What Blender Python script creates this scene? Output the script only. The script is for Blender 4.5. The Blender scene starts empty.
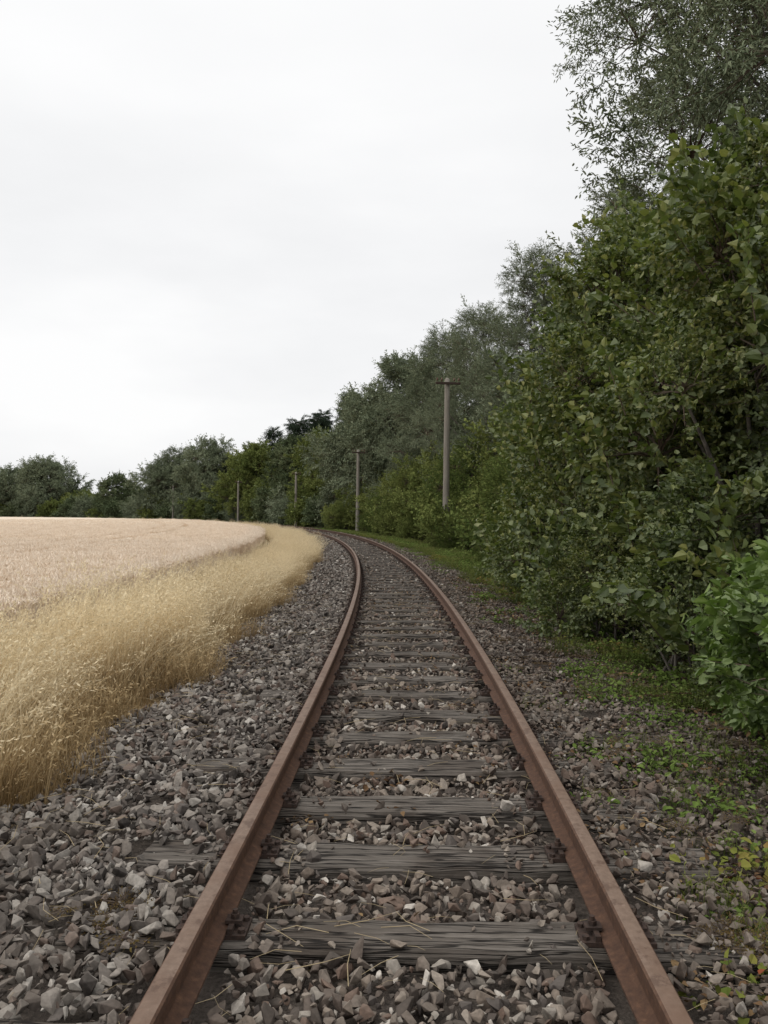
import bpy, bmesh, math, random
import numpy as np
from mathutils import Vector, noise as mnoise

SEED=7
random.seed(SEED); rng=np.random.default_rng(SEED)
scene=bpy.context.scene
R=235.0; A0=-0.05
CX,CY=-R*math.cos(0.05), R*math.sin(0.05)
def P(s,d):
    a=A0+np.asarray(s)/R
    return CX+(R+d)*np.cos(a), CY+(R+d)*np.sin(a)
def SD(x,y):
    dx=x-CX; dy=y-CY
    return (np.arctan2(dy,dx)-A0)*R, np.hypot(dx,dy)-R
def smooth(a,b,x):
    t=np.clip((x-a)/(b-a),0,1); return t*t*(3-2*t)
def hgt(d):
    d=np.asarray(d,dtype=float)
    return -0.06 -0.24*smooth(-1.7,-3.2,d)-0.12*smooth(1.6,3.2,d)
def nz(x,y,sc,off=0.0):
    return np.array([mnoise.noise(Vector((float(a)*sc+off,float(b)*sc-off,off))) for a,b in zip(x,y)])

# ---------------------------------------------------------------- node helpers
def new_mat(name):
    m=bpy.data.materials.new(name); m.use_nodes=True
    nt=m.node_tree; nt.nodes.clear()
    out=nt.nodes.new('ShaderNodeOutputMaterial')
    return m,nt,out
def N(nt,t,**kw):
    n=nt.nodes.new(t)
    for k,v in kw.items(): setattr(n,k,v)
    return n
def link(nt,a,b): nt.links.new(a,b)
def setv(nt,sock,v):
    if hasattr(v,'is_linked') or hasattr(v,'links'): nt.links.new(v,sock)
    else: sock.default_value=v
def math_(nt,op,a,b=None,c=None,clamp=False):
    n=N(nt,'ShaderNodeMath',operation=op,use_clamp=clamp)
    setv(nt,n.inputs[0],a)
    if b is not None: setv(nt,n.inputs[1],b)
    if c is not None: setv(nt,n.inputs[2],c)
    return n.outputs[0]
def mix(nt,f,a,b,bt='MIX'):
    n=N(nt,'ShaderNodeMix',data_type='RGBA',blend_type=bt)
    setv(nt,n.inputs[0],f)
    for s,v in ((n.inputs[6],a),(n.inputs[7],b)):
        if isinstance(v,tuple): s.default_value=(v[0],v[1],v[2],1)
        else: nt.links.new(v,s)
    return n.outputs[2]
def ramp(nt,f,stops,interp='LINEAR'):
    n=N(nt,'ShaderNodeValToRGB'); cr=n.color_ramp; cr.interpolation=interp
    while len(cr.elements)<len(stops): cr.elements.new(0.5)
    for e,(p,c) in zip(cr.elements,stops):
        e.position=p
        e.color=(c[0],c[1],c[2],1) if isinstance(c,tuple) else (c,c,c,1)
    nt.links.new(f,n.inputs[0]); return n.outputs[0]
def noise(nt,vec,scale,detail=4,rough=0.55,w=None):
    n=N(nt,'ShaderNodeTexNoise'); n.inputs['Scale'].default_value=scale
    n.inputs['Detail'].default_value=detail; n.inputs['Roughness'].default_value=rough
    if vec is not None: nt.links.new(vec,n.inputs['Vector'])
    return n.outputs[0]
def pos(nt): return N(nt,'ShaderNodeNewGeometry').outputs['Position']
def dcoord(nt):
    p=pos(nt)
    v=N(nt,'ShaderNodeVectorMath',operation='MULTIPLY'); nt.links.new(p,v.inputs[0]); v.inputs[1].default_value=(1,1,0)
    w=N(nt,'ShaderNodeVectorMath',operation='DISTANCE'); nt.links.new(v.outputs[0],w.inputs[0]); w.inputs[1].default_value=(CX,CY,0)
    return math_(nt,'SUBTRACT',w.outputs['Value'],R)
def mr(nt,x,a,b,c=0.0,d=1.0):
    n=N(nt,'ShaderNodeMapRange',interpolation_type='SMOOTHSTEP')
    setv(nt,n.inputs[0],x)
    n.inputs[1].default_value=a; n.inputs[2].default_value=b; n.inputs[3].default_value=c; n.inputs[4].default_value=d
    return n.outputs[0]
def principled(nt,out,col,rough=0.8,bump=None,bs=0.5,bd=0.01,spec=0.3):
    b=N(nt,'ShaderNodeBsdfPrincipled')
    if isinstance(col,tuple): b.inputs['Base Color'].default_value=(*col,1)
    else: nt.links.new(col,b.inputs['Base Color'])
    setv(nt,b.inputs['Roughness'],rough)
    b.inputs['Specular IOR Level'].default_value=spec
    if bump is not None:
        bn=N(nt,'ShaderNodeBump'); bn.inputs['Strength'].default_value=bs; bn.inputs['Distance'].default_value=bd
        nt.links.new(bump,bn.inputs['Height']); nt.links.new(bn.outputs[0],b.inputs['Normal'])
    nt.links.new(b.outputs[0],out.inputs[0]); return b
def diffuse_mix(nt,out,c,trans,tc=None):
    b=N(nt,'ShaderNodeBsdfDiffuse'); link(nt,c,b.inputs[0])
    if trans<=0: link(nt,b.outputs[0],out.inputs[0]); return
    t=N(nt,'ShaderNodeBsdfTranslucent'); link(nt,tc or c,t.inputs[0])
    ms=N(nt,'ShaderNodeMixShader'); ms.inputs[0].default_value=trans
    link(nt,b.outputs[0],ms.inputs[1]); link(nt,t.outputs[0],ms.inputs[2]); link(nt,ms.outputs[0],out.inputs[0])

# ---------------------------------------------------------------- materials
def leaf_mat(name,cols,trans=0.25,rough=0.5,island=0.6,yellow=None,glossy=False):
    m,nt,out=new_mat(name)
    g=N(nt,'ShaderNodeNewGeometry'); oi=N(nt,'ShaderNodeObjectInfo')
    f=math_(nt,'ADD',math_(nt,'MULTIPLY',g.outputs['Random Per Island'],island),math_(nt,'MULTIPLY',oi.outputs['Random'],1-island))
    k=len(cols)
    c=ramp(nt,f,[(0.12+0.76*i/(k-1),cc) for i,cc in enumerate(cols)])
    if yellow:
        y=math_(nt,'GREATER_THAN',g.outputs['Random Per Island'],yellow[0])
        c=mix(nt,y,c,yellow[1])
    if glossy:
        c=mix(nt,math_(nt,'MULTIPLY',g.outputs['Backfacing'],0.3),c,(0.19,0.22,0.15))
        b=principled(nt,out,c,rough,spec=0.35)
        t=N(nt,'ShaderNodeBsdfTranslucent')
        link(nt,mix(nt,1.0,c,(1.0,1.2,0.6),'MULTIPLY'),t.inputs[0])
        ms=N(nt,'ShaderNodeMixShader'); ms.inputs[0].default_value=trans
        link(nt,b.outputs[0],ms.inputs[1]); link(nt,t.outputs[0],ms.inputs[2]); link(nt,ms.outputs[0],out.inputs[0])
    else:
        diffuse_mix(nt,out,c,trans)
    return m
M_hazel=leaf_mat('hazel_leaf',[(0.050,0.070,0.020),(0.090,0.116,0.032),(0.150,0.175,0.050),(0.24,0.24,0.08)],glossy=True)
M_shrub=leaf_mat('shrub_leaf',[(0.07,0.10,0.032),(0.11,0.145,0.042),(0.165,0.20,0.06)])
M_near=leaf_mat('near_shrub_leaf',[(0.08,0.125,0.028),(0.12,0.18,0.042),(0.19,0.255,0.075)],rough=0.55,glossy=True)
M_willow=leaf_mat('willow_leaf',[(0.115,0.14,0.085),(0.18,0.21,0.135),(0.27,0.30,0.20)],trans=0.0)
M_poplar=leaf_mat('broadleaf_leaf',[(0.075,0.10,0.052),(0.12,0.15,0.078),(0.18,0.205,0.11)],trans=0.0)
M_lime=leaf_mat('bright_broadleaf_leaf',[(0.10,0.13,0.042),(0.16,0.19,0.058),(0.23,0.25,0.085)],trans=0.15)
M_spruce=leaf_mat('spruce_needle',[(0.028,0.044,0.031),(0.045,0.063,0.042),(0.065,0.085,0.055)],trans=0.0)
M_weed=leaf_mat('weed_leaf',[(0.09,0.135,0.035),(0.13,0.19,0.045),(0.20,0.26,0.08)],rough=0.6)
M_weed2=leaf_mat('autumn_weed_leaf',[(0.10,0.13,0.03),(0.20,0.21,0.05),(0.24,0.15,0.06)],rough=0.6,yellow=(0.9,(0.26,0.08,0.04)))
M_litter=leaf_mat('dead_leaf',[(0.06,0.035,0.02),(0.13,0.08,0.045),(0.22,0.15,0.08)],trans=0.0)
M_moss=leaf_mat('dry_moss',[(0.06,0.040,0.018),(0.10,0.068,0.025),(0.13,0.10,0.035)],trans=0.0)

def bark_mat(name,a,b):
    m,nt,out=new_mat(name)
    tc=N(nt,'ShaderNodeTexCoord')
    mp=N(nt,'ShaderNodeMapping'); mp.inputs['Scale'].default_value=(8,8,1.5); link(nt,tc.outputs['Object'],mp.inputs[0])
    n=noise(nt,mp.outputs[0],2.5,4,0.65)
    principled(nt,out,ramp(nt,n,[(0.3,a),(0.7,b)]),0.9,n,0.7,0.03)
    return m
M_bark=bark_mat('tree_bark',(0.05,0.042,0.035),(0.17,0.15,0.13))
M_twig,_nt,_o=new_mat('twig_bark'); _d=N(_nt,'ShaderNodeBsdfDiffuse'); _oi=N(_nt,'ShaderNodeObjectInfo')
link(_nt,ramp(_nt,_oi.outputs['Random'],[(0,(0.06,0.045,0.035)),(1,(0.14,0.11,0.085))]),_d.inputs[0]); link(_nt,_d.outputs[0],_o.inputs[0])

def straw_mat(name,base,mid,top,z1,trans=0.3,lo=(0.62,0.55,0.45)):
    m,nt,out=new_mat(name)
    g=N(nt,'ShaderNodeNewGeometry'); oi=N(nt,'ShaderNodeObjectInfo')
    tc=N(nt,'ShaderNodeTexCoord'); sx=N(nt,'ShaderNodeSeparateXYZ'); link(nt,tc.outputs['Object'],sx.inputs[0])
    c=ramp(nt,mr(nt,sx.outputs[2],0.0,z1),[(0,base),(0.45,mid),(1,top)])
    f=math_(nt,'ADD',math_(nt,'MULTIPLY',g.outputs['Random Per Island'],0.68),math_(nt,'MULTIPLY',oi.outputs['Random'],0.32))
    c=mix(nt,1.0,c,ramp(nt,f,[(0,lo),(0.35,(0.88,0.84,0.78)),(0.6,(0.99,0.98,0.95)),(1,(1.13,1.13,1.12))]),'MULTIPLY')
    diffuse_mix(nt,out,c,trans)
    return m
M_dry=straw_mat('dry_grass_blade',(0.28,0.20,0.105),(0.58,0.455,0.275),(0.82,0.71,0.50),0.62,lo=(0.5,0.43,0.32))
M_wheatear=straw_mat('wheat_ear',(0.70,0.58,0.46),(0.80,0.685,0.57),(0.86,0.765,0.66),0.14,0.1,lo=(0.84,0.79,0.72))
M_green=straw_mat('green_grass_blade',(0.07,0.09,0.025),(0.13,0.16,0.045),(0.24,0.25,0.10),0.3)
M_straw=straw_mat('loose_straw',(0.38,0.31,0.2),(0.38,0.31,0.2),(0.38,0.31,0.2),1,0)

def stone_mat():
    m,nt,out=new_mat('ballast_stone')
    oi=N(nt,'ShaderNodeObjectInfo'); g=N(nt,'ShaderNodeNewGeometry')
    p=g.outputs['Position']
    r=oi.outputs['Random']
    grey=ramp(nt,r,[(0,(0.055,0.050,0.046)),(0.15,(0.14,0.128,0.117)),(0.3,(0.19,0.174,0.157)),(0.42,(0.10,0.087,0.078)),
        (0.55,(0.23,0.212,0.192)),(0.68,(0.145,0.115,0.098)),(0.8,(0.28,0.262,0.238)),(0.9,(0.085,0.074,0.068)),(0.96,(0.40,0.375,0.34)),(1,(0.14,0.12,0.10))],'CONSTANT')
    brown=ramp(nt,r,[(0,(0.058,0.045,0.037)),(0.15,(0.135,0.107,0.086)),(0.3,(0.19,0.150,0.118)),(0.42,(0.09,0.068,0.055)),
        (0.55,(0.235,0.195,0.158)),(0.68,(0.135,0.090,0.068)),(0.8,(0.26,0.230,0.195)),(0.9,(0.075,0.063,0.056)),(0.96,(0.45,0.41,0.36)),(1,(0.12,0.09,0.07))],'CONSTANT')
    d=dcoord(nt)
    f=mr(nt,d,-1.1,-0.4,0.35,0.9)
    c=mix(nt,f,grey,brown)
    c=mix(nt,mr(nt,d,0.8,1.2,0,0.38),c,(0.085,0.066,0.053))
    c=mix(nt,mr(nt,math_(nt,'ABSOLUTE',math_(nt,'SUBTRACT',math_(nt,'ABSOLUTE',d),0.75)),0.10,0.28,0.5,0),c,(0.075,0.052,0.04))
    n=noise(nt,p,60,3); c=mix(nt,1.0,c,ramp(nt,n,[(0.3,0.72),(0.7,1.25)]),'MULTIPLY')
    nl=noise(nt,p,0.9,2); c=mix(nt,mr(nt,nl,0.5,0.68,0,0.35),c,(0.095,0.072,0.055))
    sx=N(nt,'ShaderNodeSeparateXYZ'); link(nt,g.outputs['Normal'],sx.inputs[0])
    up=mr(nt,sx.outputs[2],0.1,0.9)
    dust=mix(nt,math_(nt,'MULTIPLY',up,0.12),c,(0.25,0.22,0.185))
    principled(nt,out,dust,0.88,n,0.4,0.004,spec=0.25)
    return m
M_stone=stone_mat()

def rust_mat():
    m,nt,out=new_mat('rusty_rail_steel')
    g=N(nt,'ShaderNodeNewGeometry'); p=g.outputs['Position']
    n=noise(nt,p,30,6,0.7); n2=noise(nt,p,3,4); n4=noise(nt,p,11,5,0.7)
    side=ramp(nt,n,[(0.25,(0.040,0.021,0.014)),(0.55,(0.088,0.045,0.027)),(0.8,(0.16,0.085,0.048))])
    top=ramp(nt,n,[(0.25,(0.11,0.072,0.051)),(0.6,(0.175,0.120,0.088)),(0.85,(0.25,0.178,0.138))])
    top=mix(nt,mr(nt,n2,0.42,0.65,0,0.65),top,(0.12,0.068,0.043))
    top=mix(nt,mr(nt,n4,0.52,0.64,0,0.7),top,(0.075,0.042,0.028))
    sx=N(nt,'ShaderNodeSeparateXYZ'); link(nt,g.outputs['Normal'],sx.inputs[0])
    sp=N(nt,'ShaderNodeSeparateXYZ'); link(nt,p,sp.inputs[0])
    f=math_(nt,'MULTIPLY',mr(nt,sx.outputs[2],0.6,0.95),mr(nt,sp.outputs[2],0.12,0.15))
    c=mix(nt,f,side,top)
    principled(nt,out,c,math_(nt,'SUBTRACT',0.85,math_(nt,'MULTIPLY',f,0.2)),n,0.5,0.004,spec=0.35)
    return m
M_rust=rust_mat()
def dark_rust():
    m,nt,out=new_mat('dark_rusty_iron')
    n=noise(nt,pos(nt),50,5,0.7)
    principled(nt,out,ramp(nt,n,[(0.3,(0.022,0.017,0.015)),(0.75,(0.075,0.045,0.033))]),0.85,n,0.5,0.004)
    return m
M_iron=dark_rust()
def wood_mat():
    m,nt,out=new_mat('weathered_sleeper_wood')
    uv=N(nt,'ShaderNodeUVMap')
    mp=N(nt,'ShaderNodeMapping'); mp.inputs['Scale'].default_value=(1.2,22,1); link(nt,uv.outputs[0],mp.inputs[0])
    n=noise(nt,mp.outputs[0],2.0,8,0.65)
    mp2=N(nt,'ShaderNodeMapping'); mp2.inputs['Scale'].default_value=(1.3,24,1); link(nt,uv.outputs[0],mp2.inputs[0])
    n2=noise(nt,mp2.outputs[0],1.0,3,0.5)
    crack=mr(nt,math_(nt,'ABSOLUTE',math_(nt,'SUBTRACT',n2,0.5)),0.0,0.03,1,0)
    n3=noise(nt,pos(nt),2.3,4)
    c=ramp(nt,n,[(0.25,(0.045,0.038,0.032)),(0.5,(0.115,0.100,0.086)),(0.78,(0.24,0.215,0.188))])
    c=mix(nt,mr(nt,n3,0.45,0.66,0,0.65),c,(0.06,0.046,0.036))
    c=mix(nt,mr(nt,noise(nt,pos(nt),4.5,5,0.7),0.66,0.74,0,0.7),c,(0.15,0.11,0.03))
    c=mix(nt,math_(nt,'MULTIPLY',crack,0.9),c,(0.010,0.008,0.007))
    h=math_(nt,'SUBTRACT',n,math_(nt,'MULTIPLY',crack,1.4))
    principled(nt,out,c,0.9,h,0.95,0.014,spec=0.2)
    return m
M_wood=wood_mat()
def pole_mat():
    m,nt,out=new_mat('weathered_pole_wood')
    tc=N(nt,'ShaderNodeTexCoord'); mp=N(nt,'ShaderNodeMapping'); mp.inputs['Scale'].default_value=(12,12,0.7); link(nt,tc.outputs['Object'],mp.inputs[0])
    n=noise(nt,mp.outputs[0],2,6,0.65)
    principled(nt,out,ramp(nt,n,[(0.3,(0.14,0.125,0.105)),(0.7,(0.27,0.245,0.21))]),0.9,n,0.5,0.01)
    return m
M_pole=pole_mat()
def simple(name,c,r=0.5):
    m,nt,out=new_mat(name); n=noise(nt,pos(nt),20,4)
    principled(nt,out,mix(nt,n,tuple(x*0.7 for x in c),tuple(min(1,x*1.25) for x in c)),r); return m
M_porc=simple('brown_porcelain',(0.10,0.05,0.03),0.25)

def ground_mat():
    m,nt,out=new_mat('ground_soil')
    p=pos(nt); d=dcoord(nt)
    n=noise(nt,p,4,6,0.7); nf=noise(nt,p,45,4,0.7); nl=noise(nt,p,0.9,4)
    grav=ramp(nt,nf,[(0.3,(0.04,0.034,0.029)),(0.7,(0.12,0.10,0.085))])
    soil=ramp(nt,nf,[(0.3,(0.035,0.026,0.019)),(0.6,(0.075,0.056,0.04)),(0.8,(0.13,0.10,0.07))])
    strawc=ramp(nt,nf,[(0.3,(0.20,0.145,0.08)),(0.7,(0.42,0.32,0.19))])
    green=ramp(nt,nf,[(0.3,(0.04,0.05,0.02)),(0.7,(0.10,0.115,0.045))])
    dj=math_(nt,'ADD',d,math_(nt,'MULTIPLY',math_(nt,'SUBTRACT',nl,0.5),1.2))
    c=mix(nt,mr(nt,dj,-2.0,-2.4),grav,strawc)
    r=mix(nt,mr(nt,n,0.48,0.6),soil,green)
    c=mix(nt,mr(nt,dj,2.0,2.5),c,r)
    c=mix(nt,mr(nt,dj,12,20),c,green)
    principled(nt,out,c,0.95,nf,0.8,0.02,spec=0.1)
    return m
M_ground=ground_mat()
def wheat_sheet_mat():
    m,nt,out=new_mat('ripe_wheat_canopy')
    p=pos(nt); d=dcoord(nt)
    nf=noise(nt,p,14,6,0.75); nl=noise(nt,p,0.12,4,0.6); nm=noise(nt,p,1.2,4,0.6)
    c=ramp(nt,nf,[(0.25,(0.55,0.44,0.33)),(0.5,(0.67,0.56,0.44)),(0.75,(0.76,0.66,0.55))])
    c=mix(nt,mr(nt,nl,0.35,0.65,0,0.35),c,(0.70,0.605,0.49))
    c=mix(nt,mr(nt,nm,0.45,0.7,0,0.2),c,(0.55,0.45,0.33))
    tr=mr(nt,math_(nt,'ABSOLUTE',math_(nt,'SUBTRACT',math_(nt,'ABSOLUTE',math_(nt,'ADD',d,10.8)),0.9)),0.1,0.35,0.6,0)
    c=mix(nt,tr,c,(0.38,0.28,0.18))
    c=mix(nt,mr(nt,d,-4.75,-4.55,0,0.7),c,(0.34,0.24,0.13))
    principled(nt,out,c,0.9,nf,1.0,0.06,spec=0.1)
    return m
M_wheat=wheat_sheet_mat()

# ---------------------------------------------------------------- mesh helpers
def mesh_obj(name,verts,faces,mats,smooth_=False,coll=None,midx=None):
    me=bpy.data.meshes.new(name)
    me.from_pydata(np.asarray(verts,float).tolist(),[],[list(map(int,f)) for f in faces])
    for m in (mats if isinstance(mats,(list,tuple)) else [mats]): me.materials.append(m)
    if midx is not None: me.polygons.foreach_set('material_index',midx)
    if smooth_: me.polygons.foreach_set('use_smooth',[True]*len(me.polygons))
    me.update()
    o=bpy.data.objects.new(name,me)
    (coll or scene.collection).objects.link(o)
    return o
def collection(name): return bpy.data.collections.new(name)
GROUPS={}
def inst_group(coll):
    if coll.name in GROUPS: return GROUPS[coll.name]
    ng=bpy.data.node_groups.new('scatter_'+coll.name,'GeometryNodeTree')
    ng.interface.new_socket('Geometry',in_out='INPUT',socket_type='NodeSocketGeometry')
    ng.interface.new_socket('Geometry',in_out='OUTPUT',socket_type='NodeSocketGeometry')
    gi=ng.nodes.new('NodeGroupInput'); go=ng.nodes.new('NodeGroupOutput')
    ci=ng.nodes.new('GeometryNodeCollectionInfo'); ci.inputs['Collection'].default_value=coll
    ci.inputs['Separate Children'].default_value=True; ci.inputs['Reset Children'].default_value=True
    ip=ng.nodes.new('GeometryNodeInstanceOnPoints'); ip.inputs['Pick Instance'].default_value=True
    def na(nm,t):
        a=ng.nodes.new('GeometryNodeInputNamedAttribute'); a.data_type=t; a.inputs['Name'].default_value=nm
        return [o for o in a.outputs if o.enabled and o.name=='Attribute'][0]
    e=ng.nodes.new('FunctionNodeEulerToRotation')
    L=ng.links
    L.new(gi.outputs[0],ip.inputs['Points']); L.new(ci.outputs[0],ip.inputs['Instance'])
    L.new(na('rot','FLOAT_VECTOR'),e.inputs[0]); L.new(e.outputs[0],ip.inputs['Rotation'])
    L.new(na('scl','FLOAT_VECTOR'),ip.inputs['Scale']); L.new(na('idx','INT'),ip.inputs['Instance Index'])
    L.new(ip.outputs[0],go.inputs[0])
    GROUPS[coll.name]=ng; return ng
def scatter(name,pts,rot,scl,coll,parent=None):
    pts=np.asarray(pts,dtype=np.float32); n=len(pts)
    me=bpy.data.meshes.new(name); me.vertices.add(n); me.vertices.foreach_set('co',pts.ravel())
    scl=np.asarray(scl,dtype=np.float32)
    if scl.ndim==1: scl=np.repeat(scl[:,None],3,1)
    a=me.attributes.new('rot','FLOAT_VECTOR','POINT'); a.data.foreach_set('vector',np.asarray(rot,dtype=np.float32).ravel())
    a=me.attributes.new('scl','FLOAT_VECTOR','POINT'); a.data.foreach_set('vector',scl.ravel())
    a=me.attributes.new('idx','INT','POINT'); a.data.foreach_set('value',rng.integers(0,len(coll.objects),n).astype(np.int32))
    me.update()
    o=bpy.data.objects.new(name,me); scene.collection.objects.link(o)
    md=o.modifiers.new('scatter','NODES'); md.node_group=inst_group(coll)
    if parent: o.parent=parent
    return o
def norm(v): return v/np.maximum(np.linalg.norm(v,axis=-1,keepdims=True),1e-9)
def leaves(b,u,n,L,W,fold=0.12,droop=0.15):
    k=len(b); u=norm(u); w=norm(np.cross(n,u)); n=norm(np.cross(u,w))
    L=np.broadcast_to(L,(k,))[:,None]; W=np.broadcast_to(W,(k,))[:,None]
    V=np.stack([b, b+u*.28*L+w*W*.5+n*fold*W, b+u*.68*L+w*W*.4+n*fold*W*.6, b+u*L-n*droop*L,
                b+u*.68*L-w*W*.4+n*fold*W*.6, b+u*.28*L-w*W*.5+n*fold*W],1).reshape(-1,3)
    i=np.arange(k)[:,None]*6
    F=np.concatenate([i+np.array([[0,1,2,3]]), i+np.array([[3,4,5,0]])],0)
    return V,F
class Tubes:
    def __init__(s): s.v=[]; s.f=[]
    def add(s,pts,rad,k=6):
        pts=np.asarray(pts,float); n=len(pts); base=len(s.v)
        for i in range(n):
            t=pts[min(i+1,n-1)]-pts[max(i-1,0)]; t=t/ (np.linalg.norm(t)+1e-9)
            a=np.cross(t,[0.31,0.95,0.1]); a/=np.linalg.norm(a)+1e-9; b=np.cross(t,a)
            for j in range(k):
                th=2*math.pi*j/k
                s.v.append(pts[i]+rad[i]*(math.cos(th)*a+math.sin(th)*b))
        for i in range(n-1):
            for j in range(k):
                j2=(j+1)%k
                s.f.append((base+i*k+j,base+i*k+j2,base+(i+1)*k+j2,base+(i+1)*k+j))

# ---------------------------------------------------------------- foliage: sprays -> clumps
def make_spray(L,nside,nleaf,ll,lw,spread,droopy,flat,twig,v):
    tb=Tubes(); B=[];U=[];NN=[]
    main=[np.array([t*L,0.05*L*math.sin(3*t+v),0.12*L*t-droopy*L*t*t]) for t in np.linspace(0,1,4)]
    tb.add(main,[twig*(1-0.8*t) for t in np.linspace(0,1,4)],3)
    tw=[(main,1.0)]
    for k in range(nside):
        t=rng.uniform(0.1,0.9); o=np.array([t*L,0,0.12*L*t-droopy*L*t*t])
        az=rng.uniform(-1.3,1.3)*spread; el=rng.normal(0.1,0.5)*flat
        dr=np.array([math.cos(az)*math.cos(el),math.sin(az)*math.cos(el),math.sin(el)])
        l=L*rng.uniform(0.25,0.55)
        tw.append(([o+dr*l*q+np.array([0,0,-droopy*l*q*q]) for q in (0,0.5,1)],0.5))
    for pp,_ in tw:
        pp=np.array(pp); m=nleaf if len(pp)==4 else max(3,int(nleaf*0.6))
        for q in np.linspace(0.15,1,m):
            x=q*(len(pp)-1); i=min(int(x),len(pp)-2); b=pp[i]+(pp[i+1]-pp[i])*(x-i)
            tdir=pp[i+1]-pp[i]; tdir/=np.linalg.norm(tdir)
            B.append(b+rng.normal(0,0.01*L,3)); U.append(tdir*0.6+rng.normal(0,0.6,3)+np.array([0,0,-0.25-droopy*.5]))
            NN.append(np.array([0,0,1.0])+rng.normal(0,0.55,3))
    k=len(B)
    V,F=leaves(np.array(B),np.array(U),np.array(NN),ll*rng.uniform(0.65,1.2,k),lw*rng.uniform(0.7,1.2,k))
    return np.array(tb.v),np.array(tb.f,int).reshape(-1,4),V,F
def rotm(rx,ry,rz):
    cx,sx,cy,sy,cz,sz=math.cos(rx),math.sin(rx),math.cos(ry),math.sin(ry),math.cos(rz),math.sin(rz)
    return np.array([[cz,-sz,0],[sz,cz,0],[0,0,1]])@np.array([[cy,0,sy],[0,1,0],[-sy,0,cy]])@np.array([[1,0,0],[0,cx,-sx],[0,sx,cx]])
CL={}
def foliage(name,mat,L,nside,nleaf,ll,lw,rad,per,elev,droopy=0.0,flat=0.7,twig=0.006,spread=1.0,nclump=5):
    sprays=[make_spray(L,nside,nleaf,ll,lw,spread,droopy,flat,twig,v) for v in range(5)]
    cs=collection(name+'_sprays'); cc=collection(name+'_clumps')
    def build(nm,coll,TV,TF,LV,LF):
        nb=len(TV)
        mesh_obj(nm,np.concatenate([TV,LV]),np.concatenate([TF,LF+nb]),[mat,M_twig],coll=coll,midx=[1]*len(TF)+[0]*len(LF))
    for s in sprays: build(name+'_spray',cs,*s)
    for v in range(nclump):
        tb=Tubes(); TV=[];TF=[];LV=[];LF=[];nt_=0;nl=0
        for i in range(per):
            dr=norm(rng.normal(0,1,3)+np.array([0,0,0.3]))
            p=dr*rad*rng.uniform(0.25,1.0)**0.6*np.array([1.1,1.1,0.8])
            az=math.atan2(dr[1],dr[0])+rng.normal(0,0.5); el=math.asin(np.clip(dr[2],-1,1))*0.6+rng.normal(elev*0.5,0.3)
            M=rotm(rng.normal(0,0.5),-el,az)*rng.uniform(0.7,1.2)
            tv,tf,lv,lf=sprays[rng.integers(5)]
            TV.append(tv@M.T+p);TF.append(tf+nt_);nt_+=len(tv)
            LV.append(lv@M.T+p);LF.append(lf+nl);nl+=len(lv)
            if i<14: tb.add([np.zeros(3),p*0.5+np.array([0,0,0.05*rad]),p],[0.012+rad*.012,0.009+rad*.006,0.005],3)
        TV.append(np.array(tb.v));TF.append(np.array(tb.f)+nt_)
        build(name+'_clump',cc,np.concatenate(TV),np.concatenate(TF),np.concatenate(LV),np.concatenate(LF))
    CL[name]=(cs,cc,rad)
foliage('hazel',M_hazel,0.55,6,9,0.085,0.068,0.62,44,0.8)
foliage('shrub',M_shrub,0.6,7,9,0.08,0.055,0.65,36,0.7)
foliage('near_shrub',M_near,0.30,4,8,0.085,0.052,0.2,20,0.9)
foliage('willow',M_willow,0.95,9,13,0.12,0.030,1.05,52,0.4,droopy=0.15,flat=1.0,twig=0.008)
foliage('lime',M_lime,0.9,9,10,0.12,0.085,0.9,34,0.5,flat=1.0,twig=0.008)
foliage('far_willow',M_willow,1.5,10,12,0.24,0.085,1.2,36,0.4,droopy=0.15,flat=1.0,twig=0.012)
foliage('far_broadleaf',M_poplar,1.4,9,10,0.24,0.16,1.4,30,0.35,flat=1.0,twig=0.012,nclump=4)
foliage('far_lime',M_lime,1.4,9,10,0.24,0.16,1.4,30,0.35,flat=1.0,twig=0.012,nclump=4)
foliage('spruce',M_spruce,1.4,12,12,0.22,0.06,0.7,16,-0.3,droopy=0.2,flat=0.4,twig=0.012,nclump=4)

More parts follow.
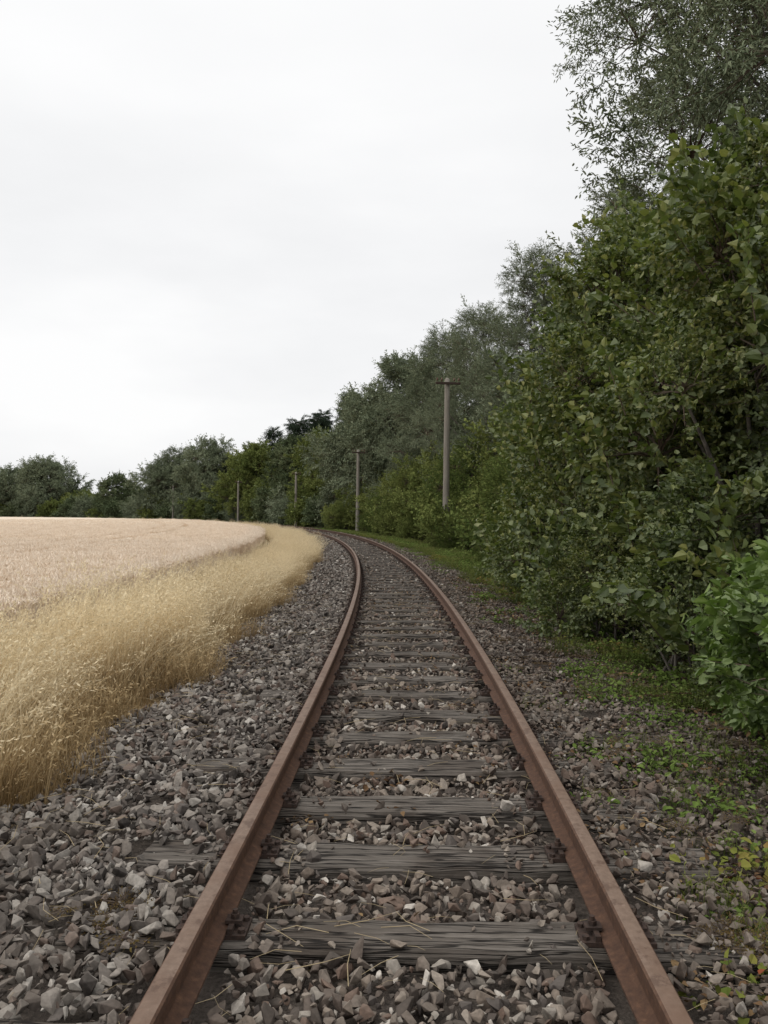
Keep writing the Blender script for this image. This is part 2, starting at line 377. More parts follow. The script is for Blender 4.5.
# ---------------------------------------------------------------- trees
def crown_tree(name,s,d,H,Rad,kind,nclump=40,base=0.15,trunk=0.22,stems=1,clr=0.26,prof=None,limbs=True,lean=(0,0),seed=None,shoots=0,leaf=1.0):
    rg=np.random.default_rng(seed if seed is not None else int(s*131+abs(d)*17))
    cs,cc,r0c=CL[kind]
    x0,y0=P(s,d); z0=float(hgt(d))
    tb=Tubes(); ph=rg.uniform(0,6)
    def axis(z):
        t=z/H; return np.array([lean[0]*t*t*H+0.25*math.sin(z*0.5+ph),lean[1]*t*t*H+0.2*math.cos(z*0.43+ph),z])
    if stems==1:
        zs=np.linspace(-0.2,H*0.88,10)
        tb.add([axis(z) for z in zs],[trunk*(1.25 if i==0 else 1)*(1-0.9*(z/H)) for i,z in enumerate(zs)],8)
    Pt=[];Rt=[];Sc=[]
    for i in range(nclump):
        t=((i+0.5)/nclump); t=np.clip(t+rg.normal(0,0.04),0.01,0.99)
        z=H*(base+(0.97-base)*t)
        rr=Rad*prof(t)
        az=i*2.39996+rg.normal(0,0.4)
        rad=rr*math.sqrt(rg.uniform(0.12,1.0))*rg.uniform(0.8,1.12)
        cr=Rad*clr*rg.uniform(0.65,1.35)*(0.75+0.25*prof(t))
        c=axis(z)+np.array([math.cos(az)*rad,math.sin(az)*rad,0])
        if limbs:
            if stems==1:
                a=axis(max(0.12*H,z-rad*rg.uniform(0.6,1.1)-0.06*H)); r0=trunk*(1-0.9*a[2]/H)*0.5
            else:
                q=rg.uniform(0,6.28); a=np.array([math.cos(q)*0.35,math.sin(q)*0.35,-0.15]); r0=trunk*rg.uniform(0.35,0.7)
            md=(a+c)/2+np.array([0,0,0.12*np.linalg.norm(c-a)])+rg.normal(0,0.12,3)
            if stems>1: md=a*0.4+c*0.6; md[:2]=a[:2]*0.6+c[:2]*0.4
            qs=np.linspace(0,1,6)
            tb.add([(1-q)**2*a+2*q*(1-q)*md+q*q*c for q in qs],[r0*(1-0.85*q)+0.004 for q in qs],5)
        if c[2]>-0.1+cr*0.3:
            Pt.append(c);Rt.append([rg.normal(0,0.2),rg.normal(0,0.2),rg.uniform(0,6.28)])
            k=cr/r0c; Sc.append([k*rg.uniform(0.9,1.15),k*rg.uniform(0.9,1.15),k*rg.uniform(0.8,1.15)])
    tr=mesh_obj(name,tb.v,tb.f,M_bark,True); tr.location=(float(x0),float(y0),z0)
    scatter('foliage',Pt,Rt,Sc,cc,tr)
    if shoots:
        pts=[];rot=[]
        for i in range(shoots):
            t=rg.uniform(0.1,1.0); z=H*(base+(0.99-base)*t); rr=Rad*prof(min(t,0.99))*rg.uniform(0.85,1.2); az=rg.uniform(0,6.28)
            if t>0.85: rr*=rg.uniform(0.2,1)
            c=axis(z)+np.array([math.cos(az)*rr,math.sin(az)*rr,rg.uniform(0,0.35)*H*0.06]); pts.append(c); rot.append([rg.normal(0,.5),-rg.uniform(0.5,1.5),az])
        scatter('shoots',pts,rot,rg.uniform(0.9,1.7,shoots)*(0.65 if kind=='near_shrub' else 1),cs,tr)
    return tr
bushprof=lambda t: (0.80+0.35*math.sin(math.pi*min(t*1.1,1)))*(1-max(0,t-0.45)**1.6*1.9)
fullprof=lambda t: (0.75+0.35*math.sin(math.pi*min(t*1.2,1)))*(1-max(0,t-0.5)**1.7*2.4)
willprof=lambda t: (0.8+0.3*math.sin(math.pi*min(t*1.2,1)))*(1-max(0,t-0.65)**1.7*3.0)

B=dict(base=0.03,trunk=0.09,stems=5,prof=bushprof)
crown_tree('hazel_bush',9.6,4.7,5.9,2.2,'hazel',72,clr=0.27,seed=11,shoots=100,**B)
crown_tree('hazel_bush',14.0,4.7,6.7,2.15,'hazel',70,clr=0.27,seed=12,shoots=110,**B)
crown_tree('hazel_bush',18.3,5.3,6.9,2.2,'hazel',56,clr=0.28,seed=13,shoots=90,**B)
crown_tree('hazel_bush',6.3,6.6,5.4,2.1,'hazel',40,clr=0.27,seed=14,shoots=40,**B)
crown_tree('hazel_bush',12.0,8.2,7.0,2.8,'hazel',40,clr=0.3,seed=15,shoots=30,**B)
B=dict(base=0.05,trunk=0.03,stems=4,prof=bushprof,clr=0.30)
crown_tree('leafy_shrub',5.1,2.95,1.45,0.60,'near_shrub',42,seed=16,shoots=40,**B)
crown_tree('leafy_shrub',6.3,3.35,1.45,0.6,'near_shrub',30,seed=17,shoots=24,**B)
crown_tree('leafy_shrub',4.3,2.5,0.85,0.42,'near_shrub',30,seed=18,shoots=26,**B)
B=dict(base=0.05,trunk=0.035,stems=4,prof=bushprof,clr=0.36)
for i,(s,d,H,Rd,cc) in enumerate([(7.3,3.1,1.0,0.6,'hazel'),(8.6,3.0,1.5,0.8,'hazel'),(10.6,2.9,1.4,0.75,'hazel'),(12.6,2.95,1.6,0.8,'hazel'),(15.0,3.0,1.5,0.8,'hazel'),(17.5,3.5,1.5,0.8,'hazel'),(20.5,3.8,1.6,0.9,'shrub')]):
    crown_tree('low_shrub',s,d,H,Rd,cc,18,seed=70+i,shoots=14,**B)
B=dict(base=0.03,trunk=0.08,stems=4,prof=bushprof,clr=0.32)
for i,(s,d,H,Rd,cc) in enumerate([(23,5.3,4.6,1.8,'shrub'),(27.5,6.2,5.6,2.1,'shrub'),(32.5,6.9,4.6,1.9,'shrub'),(31,5.2,1.7,0.9,'lime'),(37,7.6,6.0,2.3,'lime'),
      (42,6.8,5.2,2.3,'shrub'),(47,6.2,4.6,2.2,'lime'),(53,6.6,5.5,2.3,'lime'),(59,6.7,4.5,2.2,'shrub'),(65,7.6,5,2.3,'lime'),(72,7.8,5,2.4,'lime'),(80,7.4,4.5,2.6,'far_lime'),(89,7.5,4.6,2.6,'far_broadleaf'),(98,7.8,5.2,2.8,'far_lime'),
      (41,4.9,1.6,1.0,'lime'),(26,4.4,1.4,0.9,'shrub'),(35,4.6,1.2,0.8,'shrub'),(55,5.0,2.0,1.3,'lime'),(49,4.7,1.5,1.0,'lime'),(63,4.8,1.8,1.2,'shrub'),(76,4.8,2.2,1.4,'lime'),(36.6,4.3,1.2,0.8,'lime')]):
    crown_tree('shrub',s,d,H,Rd,cc,30,seed=30+i,shoots=25 if s<60 else 0,**B)
rows=[('willow_tree',20.5,11.7,21,4.8,'willow',120,0.12),
 ('willow_tree',30,9.2,14.2,3.0,'willow',70,0.08),
 ('willow_tree',40,9.6,14.8,3.3,'willow',66,0.08),
 ('willow_tree',50,9.5,14.4,3.6,'willow',64,0.08),
 ('willow_tree',60.5,10.2,15.2,4.3,'willow',80,0.06),
 ('willow_tree',73,10.2,15.8,4.8,'far_willow',60,0.06),
 ('willow_tree',87,10.4,14.2,4.6,'far_willow',52,0.06),
 ('broadleaf_tree',102,10.5,12.0,4.4,'far_lime',44,0.05),
 ('broadleaf_tree',118,11,12.6,4.8,'far_broadleaf',44,0.05),
 ('broadleaf_tree',136,11.5,13.2,5.5,'far_lime',44,0.05),
 ('broadleaf_tree',156,12.5,14.0,6.4,'far_willow',50,0.05),
 ('broadleaf_tree',176,12,13.8,6.0,'far_willow',46,0.05),
 ('broadleaf_tree',198,12,9.8,5.5,'far_broadleaf',36,0.04),
 ('broadleaf_tree',232,13,14.8,7.0,'far_willow',50,0.04),
 ('broadleaf_tree',247,13,12.8,6.5,'far_willow',40,0.04),
 ('broadleaf_tree',262,13,12,6.5,'far_broadleaf',40,0.04)]
for nm,s,d,H,Rd,cc,nc,b in rows:
    crown_tree(nm,s,d,H,Rd,cc,nc,base=b,trunk=0.28,clr=0.23,prof=willprof if 'will' in cc else fullprof,lean=(rng.normal(0,0.04),0),shoots=50 if s<65 else 0)
i=0
for s in np.arange(24,290,9.5):
    d=18+rng.uniform(-2,2.5); H=rng.uniform(9.0,11.8) if s<190 else rng.uniform(5.5,8)
    if 200<s<222: H=5.0
    crown_tree('background_tree',float(s),float(d),H,4.6,'far_broadleaf' if i%3 else 'far_lime',22,base=0.04,trunk=0.22,clr=0.34,prof=fullprof,seed=200+i,limbs=(s<60)); i+=1
for s in np.arange(104,285,8.0):
    crown_tree('hedge_shrub',float(s),9.6+rng.uniform(-0.6,0.8),rng.uniform(2.6,5.2),3.0,('far_broadleaf','far_lime','far_willow')[i%3],14,base=0.05,trunk=0.08,clr=0.42,prof=bushprof,seed=300+i,limbs=False,stems=3); i+=1
cone=lambda t: 1.02-t
for k,(s,d,H) in enumerate([(108,16,18.2),(112.5,18,16.8),(118,20,18.4),(123,17,17.2),(129,21,18.8),(135,19,17.8),(141,21,18.2),(147,20,18.2)]):
    crown_tree('spruce_tree',s,d,H,2.8,'spruce',54,base=0.08,trunk=0.2,clr=0.26,prof=cone,seed=400+k)

# ---------------------------------------------------------------- ground
def axis_pts(lo,hi,n,k):
    u=np.linspace(-1,1,n); v=np.sinh(u*k)/math.sinh(k)
    return np.where(v<0,-v*lo,v*hi)
gx=axis_pts(-1500,1500,261,7.5); gy=axis_pts(-1500,2500,261,7.5)
X,Y=np.meshgrid(gx,gy); S_,D_=SD(X,Y); Z=hgt(D_)-0.03
nzv=nz(X.ravel(),Y.ravel(),0.7,3.1).reshape(X.shape)*0.04
Z=Z+nzv*(np.abs(D_)>1.4)
n=len(gx); idx=np.arange(n*n).reshape(n,n)
F=np.stack([idx[:-1,:-1],idx[:-1,1:],idx[1:,1:],idx[1:,:-1]],-1).reshape(-1,4)
mesh_obj('ground',np.stack([X,Y,Z],-1).reshape(-1,3),F,M_ground,True)

# ---------------------------------------------------------------- railway track
track=bpy.data.objects.new('railway_track',None); scene.collection.objects.link(track)
prof=[(-0.0625,0),(0.0625,0),(0.0625,0.010),(0.030,0.020),(0.010,0.032),(0.008,0.10),(0.012,0.106),(0.033,0.112),(0.0345,0.140),(0.028,0.147),(0.012,0.149),
      (-0.012,0.149),(-0.028,0.147),(-0.0345,0.140),(-0.033,0.112),(-0.012,0.106),(-0.008,0.10),(-0.010,0.032),(-0.030,0.020),(-0.0625,0.010)]
ss=np.arange(-6,260,0.6)
for side,nm in((-0.7525,'left_rail'),(0.7525,'right_rail')):
    V=[];F=[];m=len(prof)
    for i,s in enumerate(ss):
        for (a,b) in prof:
            x,y=P(s,side+a); V.append((x,y,0.02+b))
    for i in range(len(ss)-1):
        for j in range(m):
            j2=(j+1)%m; F.append((i*m+j,i*m+j2,(i+1)*m+j2,(i+1)*m+j))
    F.append(tuple(range(m))[::-1]); F.append(tuple(range((len(ss)-1)*m,len(ss)*m)))
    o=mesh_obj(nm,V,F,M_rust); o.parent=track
SP=0.662; S0=3.02
sl=[S0+SP*k for k in range(-8,340)]
V=[];F=[];UV=[]
slinfo=[]
for k,s in enumerate(sl):
    near=s<14
    nx,nyc=(36,9) if near else (4,2)
    yaw=rng.normal(0,0.010); wid=0.25+rng.normal(0,0.01); ds=rng.normal(0,0.014); dd=rng.normal(0,0.03)
    slinfo.append((s+ds,wid)); uo=rng.uniform(0,50)
    base=len(V)
    ring=[(-wid/2,-0.14),(-wid/2,-0.018)]+[(-wid/2+wid*q,0.0) for q in np.linspace(0.05,0.95,nyc)]+[(wid/2,-0.018),(wid/2,-0.14)]
    m=len(ring)
    for i in range(nx+1):
        L=-1.3+2.6*i/nx+dd
        for j,(a,b) in enumerate(ring):
            z=b+(0.010*mnoise.noise(Vector((L*1.5,a*30,k*3.3)))+0.007*mnoise.noise(Vector((L*6,a*50,k*3.3))) if (near and j>0 and j<m-1) else 0)
            ee=0.018*mnoise.noise(Vector((L*5,b*9,k*1.7+ (a>0))))*(abs(a)>0.09) if near else 0
            x,y=P(s+ds+a+ee+yaw*L,L); V.append((x,y,z+rng.normal(0,0.0005)))
            UV.append((L+uo,a+uo*0.37+b))
    for i in range(nx):
        for j in range(m-1):
            F.append((base+i*m+j,base+(i+1)*m+j,base+(i+1)*m+j+1,base+i*m+j+1))
    F.append(tuple(base+j for j in range(m))); F.append(tuple(base+nx*m+j for j in reversed(range(m))))
sobj=mesh_obj('wooden_sleepers',V,F,M_wood); sobj.parent=track
uvl=sobj.data.uv_layers.new(name='UVMap')
li=np.zeros(len(sobj.data.loops),dtype=np.int32); sobj.data.loops.foreach_get('vertex_index',li)
uvl.data.foreach_set('uv',np.array(UV,dtype=np.float32)[li].ravel())
C_fast=collection('rail_fastener')
def fast():
    bm=bmesh.new()
    def box(cx,cy,cz,sx,sy,sz):
        r=bmesh.ops.create_cube(bm,size=1.0)
        bmesh.ops.scale(bm,vec=(sx,sy,sz),verts=r['verts']); bmesh.ops.translate(bm,vec=(cx,cy,cz),verts=r['verts'])
    def cyl(cx,cy,cz,r_,h,seg):
        r=bmesh.ops.create_cone(bm,cap_ends=True,segments=seg,radius1=r_,radius2=r_,depth=h)
        bmesh.ops.translate(bm,vec=(cx,cy,cz),verts=r['verts'])
    box(0,0,0.009,0.27,0.14,0.018)
    for sg in(-1,1):
        box(sg*0.076,0,0.028,0.020,0.135,0.024)
        box(sg*0.082,0,0.044,0.062,0.05,0.012)
        cyl(sg*0.084,0,0.058,0.017,0.018,6); cyl(sg*0.084,0,0.072,0.010,0.02,8)
        for t in(-1,1): cyl(sg*0.117,t*0.045,0.024,0.014,0.016,6)
    me=bpy.data.meshes.new('rail_fastener'); bm.to_mesh(me); bm.free(); me.materials.append(M_iron)
    o=bpy.data.objects.new('rail_fastener',me); C_fast.objects.link(o)
fast()
fp=[];fr=[]
for s,w in slinfo:
    if s>120: break
    for sd in(-0.7525,0.7525):
        x,y=P(s,sd); fp.append((x,y,0.0015)); fr.append((0,0,A0+s/R))
o=scatter('rail_fasteners',fp,fr,np.ones(len(fp)),C_fast,track)

# ---------------------------------------------------------------- ballast
C_st=collection('ballast_stones')
for v in range(18):
    bm=bmesh.new()
    npt=rng.integers(9,14)
    pts=rng.normal(0,1,(npt,3)); pts/=np.linalg.norm(pts,axis=1)[:,None]
    pts*=np.array([1,rng.uniform(0.6,0.95),rng.uniform(0.45,0.8)])*rng.uniform(0.8,1.15,(npt,1))
    for p in pts: bm.verts.new(p*0.5)
    r=bmesh.ops.convex_hull(bm,input=bm.verts)
    bmesh.ops.delete(bm,geom=[g for g in r['geom_interior'] if isinstance(g,bmesh.types.BMVert)],context='VERTS')
    bmesh.ops.bevel(bm,geom=list(bm.edges),offset=0.018,segments=1,affect='EDGES')
    me=bpy.data.meshes.new('ballast_stone'); bm.to_mesh(me); bm.free(); me.materials.append(M_stone)
    C_st.objects.link(bpy.data.objects.new('ballast_stone',me))
sc_arr=np.array([a for a,_ in slinfo])
exposed=np.isin(np.arange(len(sc_arr)),[7,9,11,14])
def ballast(s0,s1,sp,smin,smax):
    a=np.arange(s0,s1,sp); b=np.arange(-2.9,3.0,sp)
    S,D=np.meshgrid(a,b); S=S.ravel()+rng.uniform(-.5,.5,S.size)*sp; D=D.ravel()+rng.uniform(-.5,.5,D.size)*sp
    n=len(S); k=np.clip(np.round((S-S0)/SP).astype(int)+8,0,len(sc_arr)-1)
    ds=np.abs(S-sc_arr[k]); aD=np.abs(D); size=smin+(smax-smin)*rng.random(n)**2.2
    size*=np.where(D<-0.8,1.08,np.where(D>0.8,0.85,1.0))
    keep=np.ones(n,bool)
    on=ds<0.125+size*0.1
    u=rng.random(n)
    nn=nz(S,D,2.2,5.0)
    keep&=~(on&(aD<0.42)&(u>0.03+0.12*(nn>0.25)))
    keep&=~(on&(aD>=0.42)&(aD<0.60)&(u>0.6+nn))
    keep&=~(on&(aD>=0.60)&(aD<0.90)&(u>0.3))
    keep&=~((ds<0.15)&exposed[k]&(D<-1.03)&(D>-1.36)&(u>0.12))
    keep&=~(np.abs(aD-0.7525)<0.07+size*0.35)
    edgeL=rng.random(n)<smooth(-2.75,-2.1,D+nz(S,D,1.3,9)*0.5)
    edgeR=rng.random(n)<1-0.85*smooth(2.0,2.8,D+nz(S,D,1.1,19)*0.8)
    keep&=edgeL&edgeR
    n2=nz(S,D,5.0,2.0); n3=nz(S,D,1.6,4.0)
    base=np.where(aD<1.3,-0.045,hgt(D))+n2*0.018+n3*0.02*(aD>1.3)
    base=np.where((aD<0.75),-0.042+n2*0.024,base)
    base=np.where(on&(aD<1.3),0.006,base)
    base=np.where((~on)&(aD>0.9)&(aD<1.5),-0.01+n2*0.02,base)
    z=base+rng.uniform(-0.3,0.3,n)*size
    x,y=P(S,D)
    pts=np.stack([x,y,z],1)[keep]; size=size[keep]; m=len(size)
    rot=np.stack([rng.normal(0,0.6,m),rng.normal(0,0.6,m),rng.uniform(0,6.28,m)],1)
    scl=size[:,None]*rng.uniform(0.8,1.25,(m,3))
    return pts,rot,scl
parts=[ballast(1.2,8,0.035,0.026,0.098),ballast(8,18,0.048,0.038,0.098),ballast(18,40,0.08,0.066,0.115),ballast(40,90,0.14,0.11,0.18)]
scatter('ballast_gravel',*[np.concatenate([p[i] for p in parts]) for i in range(3)],C_st)

# ---------------------------------------------------------------- dry grass
def blades(n,rad,h0,h1,wid,wind,spread,panicle,seg=5):
    V=[];F=[]
    for i in range(n):
        r=rad*math.sqrt(rng.random()); a=rng.uniform(0,6.28); b=np.array([r*math.cos(a),r*math.sin(a),0.0])
        L=rng.uniform(h0,h1); az=rng.uniform(0,6.28); ln=abs(rng.normal(0,spread))
        dr=np.array([math.cos(az)*ln,math.sin(az)*ln,0])+np.array(wind)*rng.uniform(0.3,1.3)
        up=np.array([0,0,1.0]); p=b.copy(); dirv=up+dr*0.15; sd=np.array([math.cos(az+1.57+rng.normal(0,.6)),math.sin(az+1.57),0])
        base=len(V)
        for k in range(seg+1):
            t=k/seg; w=wid*(1-0.85*t)*rng.uniform(0.9,1.1)
            V+= [p-sd*w/2,p+sd*w/2]
            dirv=up+dr*(0.15+1.9*t*t); dirv=dirv/np.linalg.norm(dirv); p=p+dirv*L/seg
        for k in range(seg):
            q=base+2*k; F.append((q,q+1,q+3,q+2))
        if rng.random()<panicle:
            e=p-dirv*L/seg
            for j in range(7):
                o=e-dirv*0.02*j; s2=norm(rng.normal(0,1,3)+dirv*1.5)*0.034
                w2=np.cross(s2,rng.normal(0,1,3)); w2=w2/ (np.linalg.norm(w2)+1e-9)*0.0045
                q=len(V); V+=[o,o+s2*.5+w2,o+s2,o+s2*.5-w2]; F.append((q,q+1,q+2,q+3))
    return V,F
C_dry=collection('dry_grass')
for v in range(7):
    V,F=blades(190,0.34,0.4,1.08,0.0058,(0.45+0.13*v,-0.12+0.05*v,0),0.45,0.5)
    mesh_obj('dry_grass_tuft',V,F,M_dry,coll=C_dry)
C_dryS=collection('short_dry_grass')
for v in range(4):
    V,F=blades(110,0.28,0.15,0.42,0.0045,(0.4,0,0),0.8,0.2)
    mesh_obj('short_dry_grass_tuft',V,F,M_dry,coll=C_dryS)
C_gr=collection('green_grass')
for v in range(4):
    V,F=blades(60,0.18,0.06,0.28,0.005,(0,0,0),0.7,0.1,4)
    mesh_obj('green_grass_tuft',V,F,M_green,coll=C_gr)
def strip(s0,s1,d0,d1,dens,fn=None):
    n=int((s1-s0)*(d1-d0)*dens); S=rng.uniform(s0,s1,n); D=rng.uniform(d0,d1,n)
    if fn is not None: k=fn(S,D); S,D=S[k],D[k]
    return S,D
def place(name,S,D,coll,smin,smax,tilt=0.1,zo=-0.02,yaw=None,big=None):
    x,y=P(S,D); n=len(S)
    rot=np.stack([rng.normal(0,tilt,n),rng.normal(0,tilt,n),rng.uniform(0,6.28,n) if yaw is None else rng.normal(yaw,0.6,n)],1)
    sc=rng.uniform(smin,smax,n)
    if big is not None: sc=sc*big(S,D)
    return scatter(name,np.stack([x,y,hgt(D)+zo],1),rot,sc,coll)
a=strip(1.5,28,-4.25,-2.4,10,lambda S,D: D< -2.70+0.45*nz(S,D,0.9,4)+0.014*np.clip(S-8,0,20)); b=strip(28,100,-4.2,-2.1,7); c=strip(100,230,-4.4,-2.1,4)
S=np.concatenate([a[0],b[0],c[0]]);D=np.concatenate([a[1],b[1],c[1]])
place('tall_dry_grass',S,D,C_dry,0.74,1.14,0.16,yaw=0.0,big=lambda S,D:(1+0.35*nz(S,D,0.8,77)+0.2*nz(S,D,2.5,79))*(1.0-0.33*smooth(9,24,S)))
a=strip(1.5,60,-3.1,-2.0,16,lambda S,D: nz(S,D,1.2,8)>(D+2.35)*1.0); place('short_dry_grass',a[0],a[1],C_dryS,0.6,1.25,0.15,yaw=0)
a=strip(5,70,1.8,4.2,15,lambda S,D: (nz(S,D,0.9,12)+0.15*(D-2.6)+0.014*np.minimum(S,25)-0.1)>0.08); place('verge_grass',a[0],a[1],C_gr,0.5,1.15)

# ---------------------------------------------------------------- weeds
def weed_coll(name,mat,n,L,W,rad,hgt_):
    c=collection(name)
    for v in range(4):
        az=rng.uniform(0,6.28,n); r=rad*np.sqrt(rng.random(n))
        B=np.stack([np.cos(az)*r,np.sin(az)*r,rng.uniform(0.01,hgt_,n)*(1-r/rad*0.5)],1)
        U=np.stack([np.cos(az),np.sin(az),rng.normal(0.1,0.35,n)],1)+rng.normal(0,0.3,(n,3))
        NN=np.array([0,0,1.0])+rng.normal(0,0.35,(n,3))
        V,F=leaves(B,U,NN,L*rng.uniform(0.5,1.2,n),W*rng.uniform(0.6,1.2,n))
        tb=Tubes()
        for j in range(0,n,2): tb.add([np.array([B[j][0]*.2,B[j][1]*.2,0]),B[j]],[0.002,0.001],3)
        nb=len(tb.v)
        mesh_obj(name+'_plant',list(tb.v)+list(V),list(tb.f)+[tuple(f+nb) for f in F],[mat,M_twig],coll=c,midx=[1]*len(tb.f)+[0]*len(F))
    return c
C_w1=weed_coll('weed',M_weed,60,0.04,0.024,0.17,0.11)
C_w2=weed_coll('autumn_weed',M_weed2,30,0.05,0.035,0.16,0.16)
C_lit=weed_coll('leaf_litter',M_litter,14,0.05,0.035,0.2,0.012)
C_mos=weed_coll('moss',M_moss,120,0.012,0.007,0.10,0.012)
patch=lambda S,D: np.exp(-(((S-4.9)/1.0)**2+((D-1.6)/0.8)**2))+1.1*np.exp(-(((S-2.9)/0.7)**2+((D-1.5)/0.4)**2))+0.9*np.exp(-(((S-7.2)/1.5)**2+((D-2.3)/0.7)**2))
wf_=lambda S,D: (nz(S,D,1.9,31)*0.9+0.17*(D-2.1)+0.6*patch(S,D))>0.17
a=strip(2.0,45,0.95,3.6,24,wf_); place('ground_weeds',a[0],a[1],C_w1,0.45,1.3)
a=strip(2.0,12,0.95,2.8,12,wf_); place('weed_grass',a[0],a[1],C_gr,0.3,0.8)
a=strip(3,80,2.4,4.2,14,lambda S,D: nz(S,D,0.6,41)>-0.15); place('verge_weeds',a[0],a[1],C_w1,1.0,2.2)
a=strip(2.0,3.7,1.05,2.4,34,lambda S,D: nz(S,D,2.6,57)>-0.12+0.3*(D<1.2)); b=strip(9,60,1.9,3.2,5,lambda S,D: nz(S,D,0.5,53)>0.0)
place('autumn_weeds',np.concatenate([a[0],b[0]]),np.concatenate([a[1],b[1]]),C_w2,0.6,1.4)
S=np.concatenate([rng.normal(3.08,0.08,9),rng.normal(2.95,0.12,20),rng.uniform(4,14,40)]);D=np.concatenate([rng.normal(-1.08,0.10,9),rng.normal(1.3,0.12,20),rng.uniform(1.0,2.4,40)])
x,y=P(S,D); n=len(S); scatter('dry_moss',np.stack([x,y,np.full(n,0.0)],1),np.stack([rng.normal(0,.1,n),rng.normal(0,.1,n),rng.uniform(0,6,n)],1),rng.uniform(0.6,1.2,n),C_mos)
a=strip(1.5,20,-0.7,3.6,8,lambda S,D: rng.random(len(S))<np.where(D>0.9,1.0,0.25)); place('leaf_litter',a[0],a[1],C_lit,0.4,0.9,zo=0.045)
C_sw=collection('loose_straw')
for v in range(5):
    tb=Tubes(); L=rng.uniform(0.08,0.24); b=rng.normal(0,0.02)
    tb.add([(-L/2,0,0),(0,b,0.008),(L/2,0,0)],[0.0012,0.0012,0.0007],4); mesh_obj('straw_stalk',tb.v,tb.f,M_straw,coll=C_sw)
a=strip(1.5,16,-2.5,1.3,18); place('loose_straw',a[0],a[1],C_sw,0.4,1.3,0.12,zo=0.065)

# ---------------------------------------------------------------- wheat field
WZ=0.42; WE=-4.55
dl=-np.concatenate([np.array([4.55,4.62,4.75]),np.arange(5.0,16,0.3),np.arange(16,40,1.0),np.arange(40,234,6.0)])
sl2=np.concatenate([np.arange(-8,60,0.5),np.arange(60,160,2.0),np.arange(160,420,5.0)])
Sg,Dg=np.meshgrid(sl2,dl); x,y=P(Sg,Dg)
zz=WZ+0.02*nz(x.ravel(),y.ravel(),0.35,2).reshape(x.shape)+0.02*nz(x.ravel(),y.ravel(),1.7,6).reshape(x.shape)
zz-=0.25*np.exp(-((np.abs(Dg+10.8)-0.9)/0.3)**2)
zz-=0.30*smooth(-4.76,-4.56,Dg)
a_,b_=x.shape; idx=np.arange(a_*b_).reshape(a_,b_)
Fq=np.stack([idx[:-1,:-1],idx[:-1,1:],idx[1:,1:],idx[1:,:-1]],-1).reshape(-1,4)
V=np.stack([x,y,zz],-1).reshape(-1,3)
sk=V[idx[0]].copy(); sk[:,2]=-0.32; nb=len(V); V=np.concatenate([V,sk])
Fs=np.stack([idx[0][:-1],idx[0][1:],nb+np.arange(1,b_),nb+np.arange(0,b_-1)],1)
wf=mesh_obj('wheat_field',V,np.concatenate([Fq,Fs]),M_wheat,True)
C_wh=collection('wheat')
for v in range(5):
    V=[];F=[]
    for i in range(130):
        bx,by=rng.uniform(-0.3,0.3,2); h=rng.uniform(0.0,0.09)
        az=rng.uniform(0,6.28); tl=rng.uniform(0.2,1.3)
        dv=np.array([math.cos(az)*math.sin(tl),math.sin(az)*math.sin(tl),math.cos(tl)])
        p0=np.array([bx,by,h]); s1=np.cross(dv,[0.2,0.9,0.3]); s1/=np.linalg.norm(s1); s2=np.cross(dv,s1)
        q=len(V); L=rng.uniform(0.07,0.1); w=0.0075
        V+=[p0,p0+dv*L*.35+s1*w,p0+dv*L*.35+s2*w,p0+dv*L*.35-s1*w,p0+dv*L*.35-s2*w,p0+dv*L]
        for j in range(4):
            F.append((q,q+1+j,q+1+(j+1)%4)); F.append((q+5,q+1+(j+1)%4,q+1+j))
        q=len(V); V+=[p0+[-.002,0,0],p0+[.002,0,0],np.array([bx+.002,by,-0.45]),np.array([bx-.002,by,-0.45])]; F.append((q,q+1,q+2,q+3))
    mesh_obj('wheat_patch',V,F,M_wheatear,coll=C_wh)
def wh(s0,s1,d0,d1,sp):
    A,B=np.meshgrid(np.arange(s0,s1,sp),np.arange(d0,d1,sp)); A=A.ravel()+rng.uniform(-.3,.3,A.size)*sp; B=B.ravel()+rng.uniform(-.3,.3,B.size)*sp
    k=np.abs(np.abs(B+10.8)-0.9)>0.28
    return A[k],B[k]
a=wh(2,32,-22,-4.8,0.45); b=wh(32,75,-45,-4.8,0.7); c=wh(75,130,-80,-5.0,1.2); e=wh(2,60,-5.2,-4.7,0.25)
S=np.concatenate([a[0],b[0],c[0],e[0]]);D=np.concatenate([a[1],b[1],c[1],e[1]]); x,y=P(S,D)
z=WZ+0.02*nz(x,y,0.35,2)+0.02*nz(x,y,1.7,6)-0.01
n=len(S); scl=rng.uniform(0.9,1.15,n)[:,None]*np.where(S[:,None]>75,np.array([[1.8,1.8,1.1]]),np.array([[1,1,1]]))
scatter('wheat_ears',np.stack([x,y,z],1),np.stack([rng.normal(0,.04,n),rng.normal(0,.04,n),rng.uniform(0,6.28,n)],1),scl,C_wh,wf)

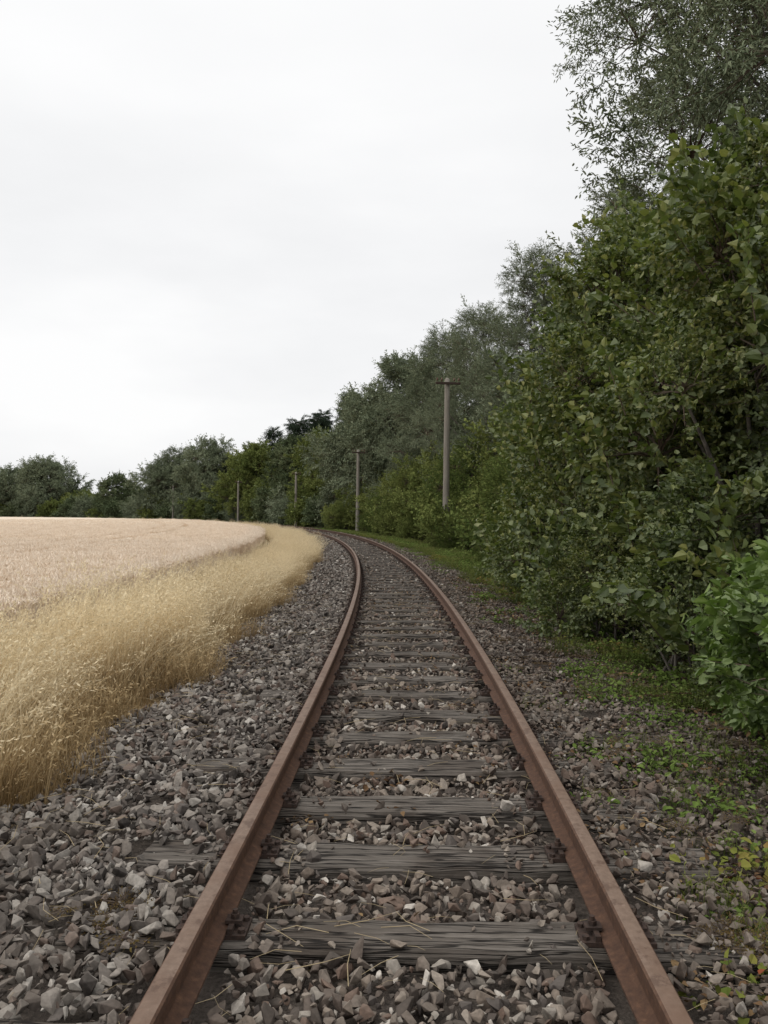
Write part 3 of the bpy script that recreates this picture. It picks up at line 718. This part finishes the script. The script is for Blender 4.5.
# ---------------------------------------------------------------- utility poles
def pole(x,y,H,yaw):
    e=bpy.data.objects.new('utility_pole',None); scene.collection.objects.link(e); e.location=(x,y,-0.2); e.rotation_euler=(0.0,0.01,yaw)
    tb=Tubes(); zs=np.linspace(-0.3,H+0.2,8)
    tb.add([(0,0,z) for z in zs],[0.175-0.055*(z/H) for z in zs],14)
    top=len(tb.v)-14; tb.v.append(np.array([0,0,H+0.27])); ti=len(tb.v)-1
    for j in range(14): tb.f.append((top+j,top+(j+1)%14,ti))
    mesh_obj('shaft',tb.v,tb.f,M_pole,True).parent=e
    bm=bmesh.new()
    r=bmesh.ops.create_cube(bm,size=1); bmesh.ops.scale(bm,vec=(1.2,0.09,0.11),verts=r['verts']); bmesh.ops.translate(bm,vec=(0,-0.16,H-0.02),verts=r['verts'])
    bmesh.ops.bevel(bm,geom=list(bm.edges),offset=0.01,segments=1,affect='EDGES')
    me=bpy.data.meshes.new('crossarm'); bm.to_mesh(me); bm.free(); me.materials.append(M_iron)
    o=bpy.data.objects.new('crossarm',me); scene.collection.objects.link(o); o.parent=e
    tb=Tubes()
    for xx in(-0.52,-0.3,0.3,0.52):
        tb.add([(xx,-0.16,H+z) for z in(0.03,0.10,0.101,0.15,0.17,0.21,0.24)],[0.012,0.012,0.04,0.045,0.03,0.035,0.015],8)
    mesh_obj('insulators',tb.v,tb.f,M_porc,True).parent=e
pole(2.95,38,7.9,0.15)
pole(-2.3,70,7.0,0.3); pole(-10.7,97,6.4,0.4); pole(-22.8,125,6.4,0.5); pole(-40.6,154,6.6,0.6)

# ---------------------------------------------------------------- sky & light
w=bpy.data.worlds.new('World'); scene.world=w; w.use_nodes=True; nt=w.node_tree; nt.nodes.clear()
out=N(nt,'ShaderNodeOutputWorld'); bg=N(nt,'ShaderNodeBackground'); link(nt,bg.outputs[0],out.inputs[0])
sky=N(nt,'ShaderNodeTexSky',sky_type='NISHITA'); sky.sun_disc=False
SE,SR=math.radians(52),math.radians(250)
sky.sun_elevation=SE; sky.sun_rotation=SR; sky.dust_density=4
tc=N(nt,'ShaderNodeTexCoord'); mp=N(nt,'ShaderNodeMapping'); mp.inputs['Scale'].default_value=(1,1,3.0); mp.inputs['Rotation'].default_value=(0,0.25,0); link(nt,tc.outputs['Generated'],mp.inputs[0])
n=noise(nt,mp.outputs[0],1.9,5,0.5)
cl=ramp(nt,n,[(0.32,(0.86,0.865,0.875)),(0.5,(0.94,0.943,0.95)),(0.66,(1.02,1.02,1.02))])
sx=N(nt,'ShaderNodeSeparateXYZ'); link(nt,tc.outputs['Generated'],sx.inputs[0])
up=mr(nt,sx.outputs[2],0.25,0.6,0,0.75)
cl=mix(nt,up,cl,(1.04,1.04,1.04))
up2=mr(nt,sx.outputs[2],0.6,0.95,0,1)
cl=mix(nt,up2,cl,(1.55,1.55,1.55))
v=N(nt,'ShaderNodeVectorMath',operation='SCALE'); link(nt,sky.outputs[0],v.inputs[0]); v.inputs['Scale'].default_value=0.1
c=mix(nt,0.96,v.outputs[0],cl); link(nt,c,bg.inputs[0]); bg.inputs[1].default_value=1.0
sd=bpy.data.lights.new('sun','SUN'); sd.energy=1.1; sd.angle=math.radians(25); sd.color=(1,0.96,0.9)
so=bpy.data.objects.new('sun',sd); scene.collection.objects.link(so)
dirv=Vector((math.sin(SR)*math.cos(SE),math.cos(SR)*math.cos(SE),math.sin(SE)))
so.rotation_euler=dirv.to_track_quat('Z','Y').to_euler()

scene.view_settings.view_transform='Standard'; scene.view_settings.look='None'; scene.view_settings.exposure=0
cam=bpy.data.cameras.new('camera'); co=bpy.data.objects.new('camera',cam); scene.collection.objects.link(co)
cam.sensor_fit='VERTICAL'; cam.sensor_height=36; cam.lens=36*800/1024; cam.clip_start=0.05; cam.clip_end=6000
co.location=(0.025,0,1.585); co.rotation_euler=(math.radians(90),0,0); scene.camera=co
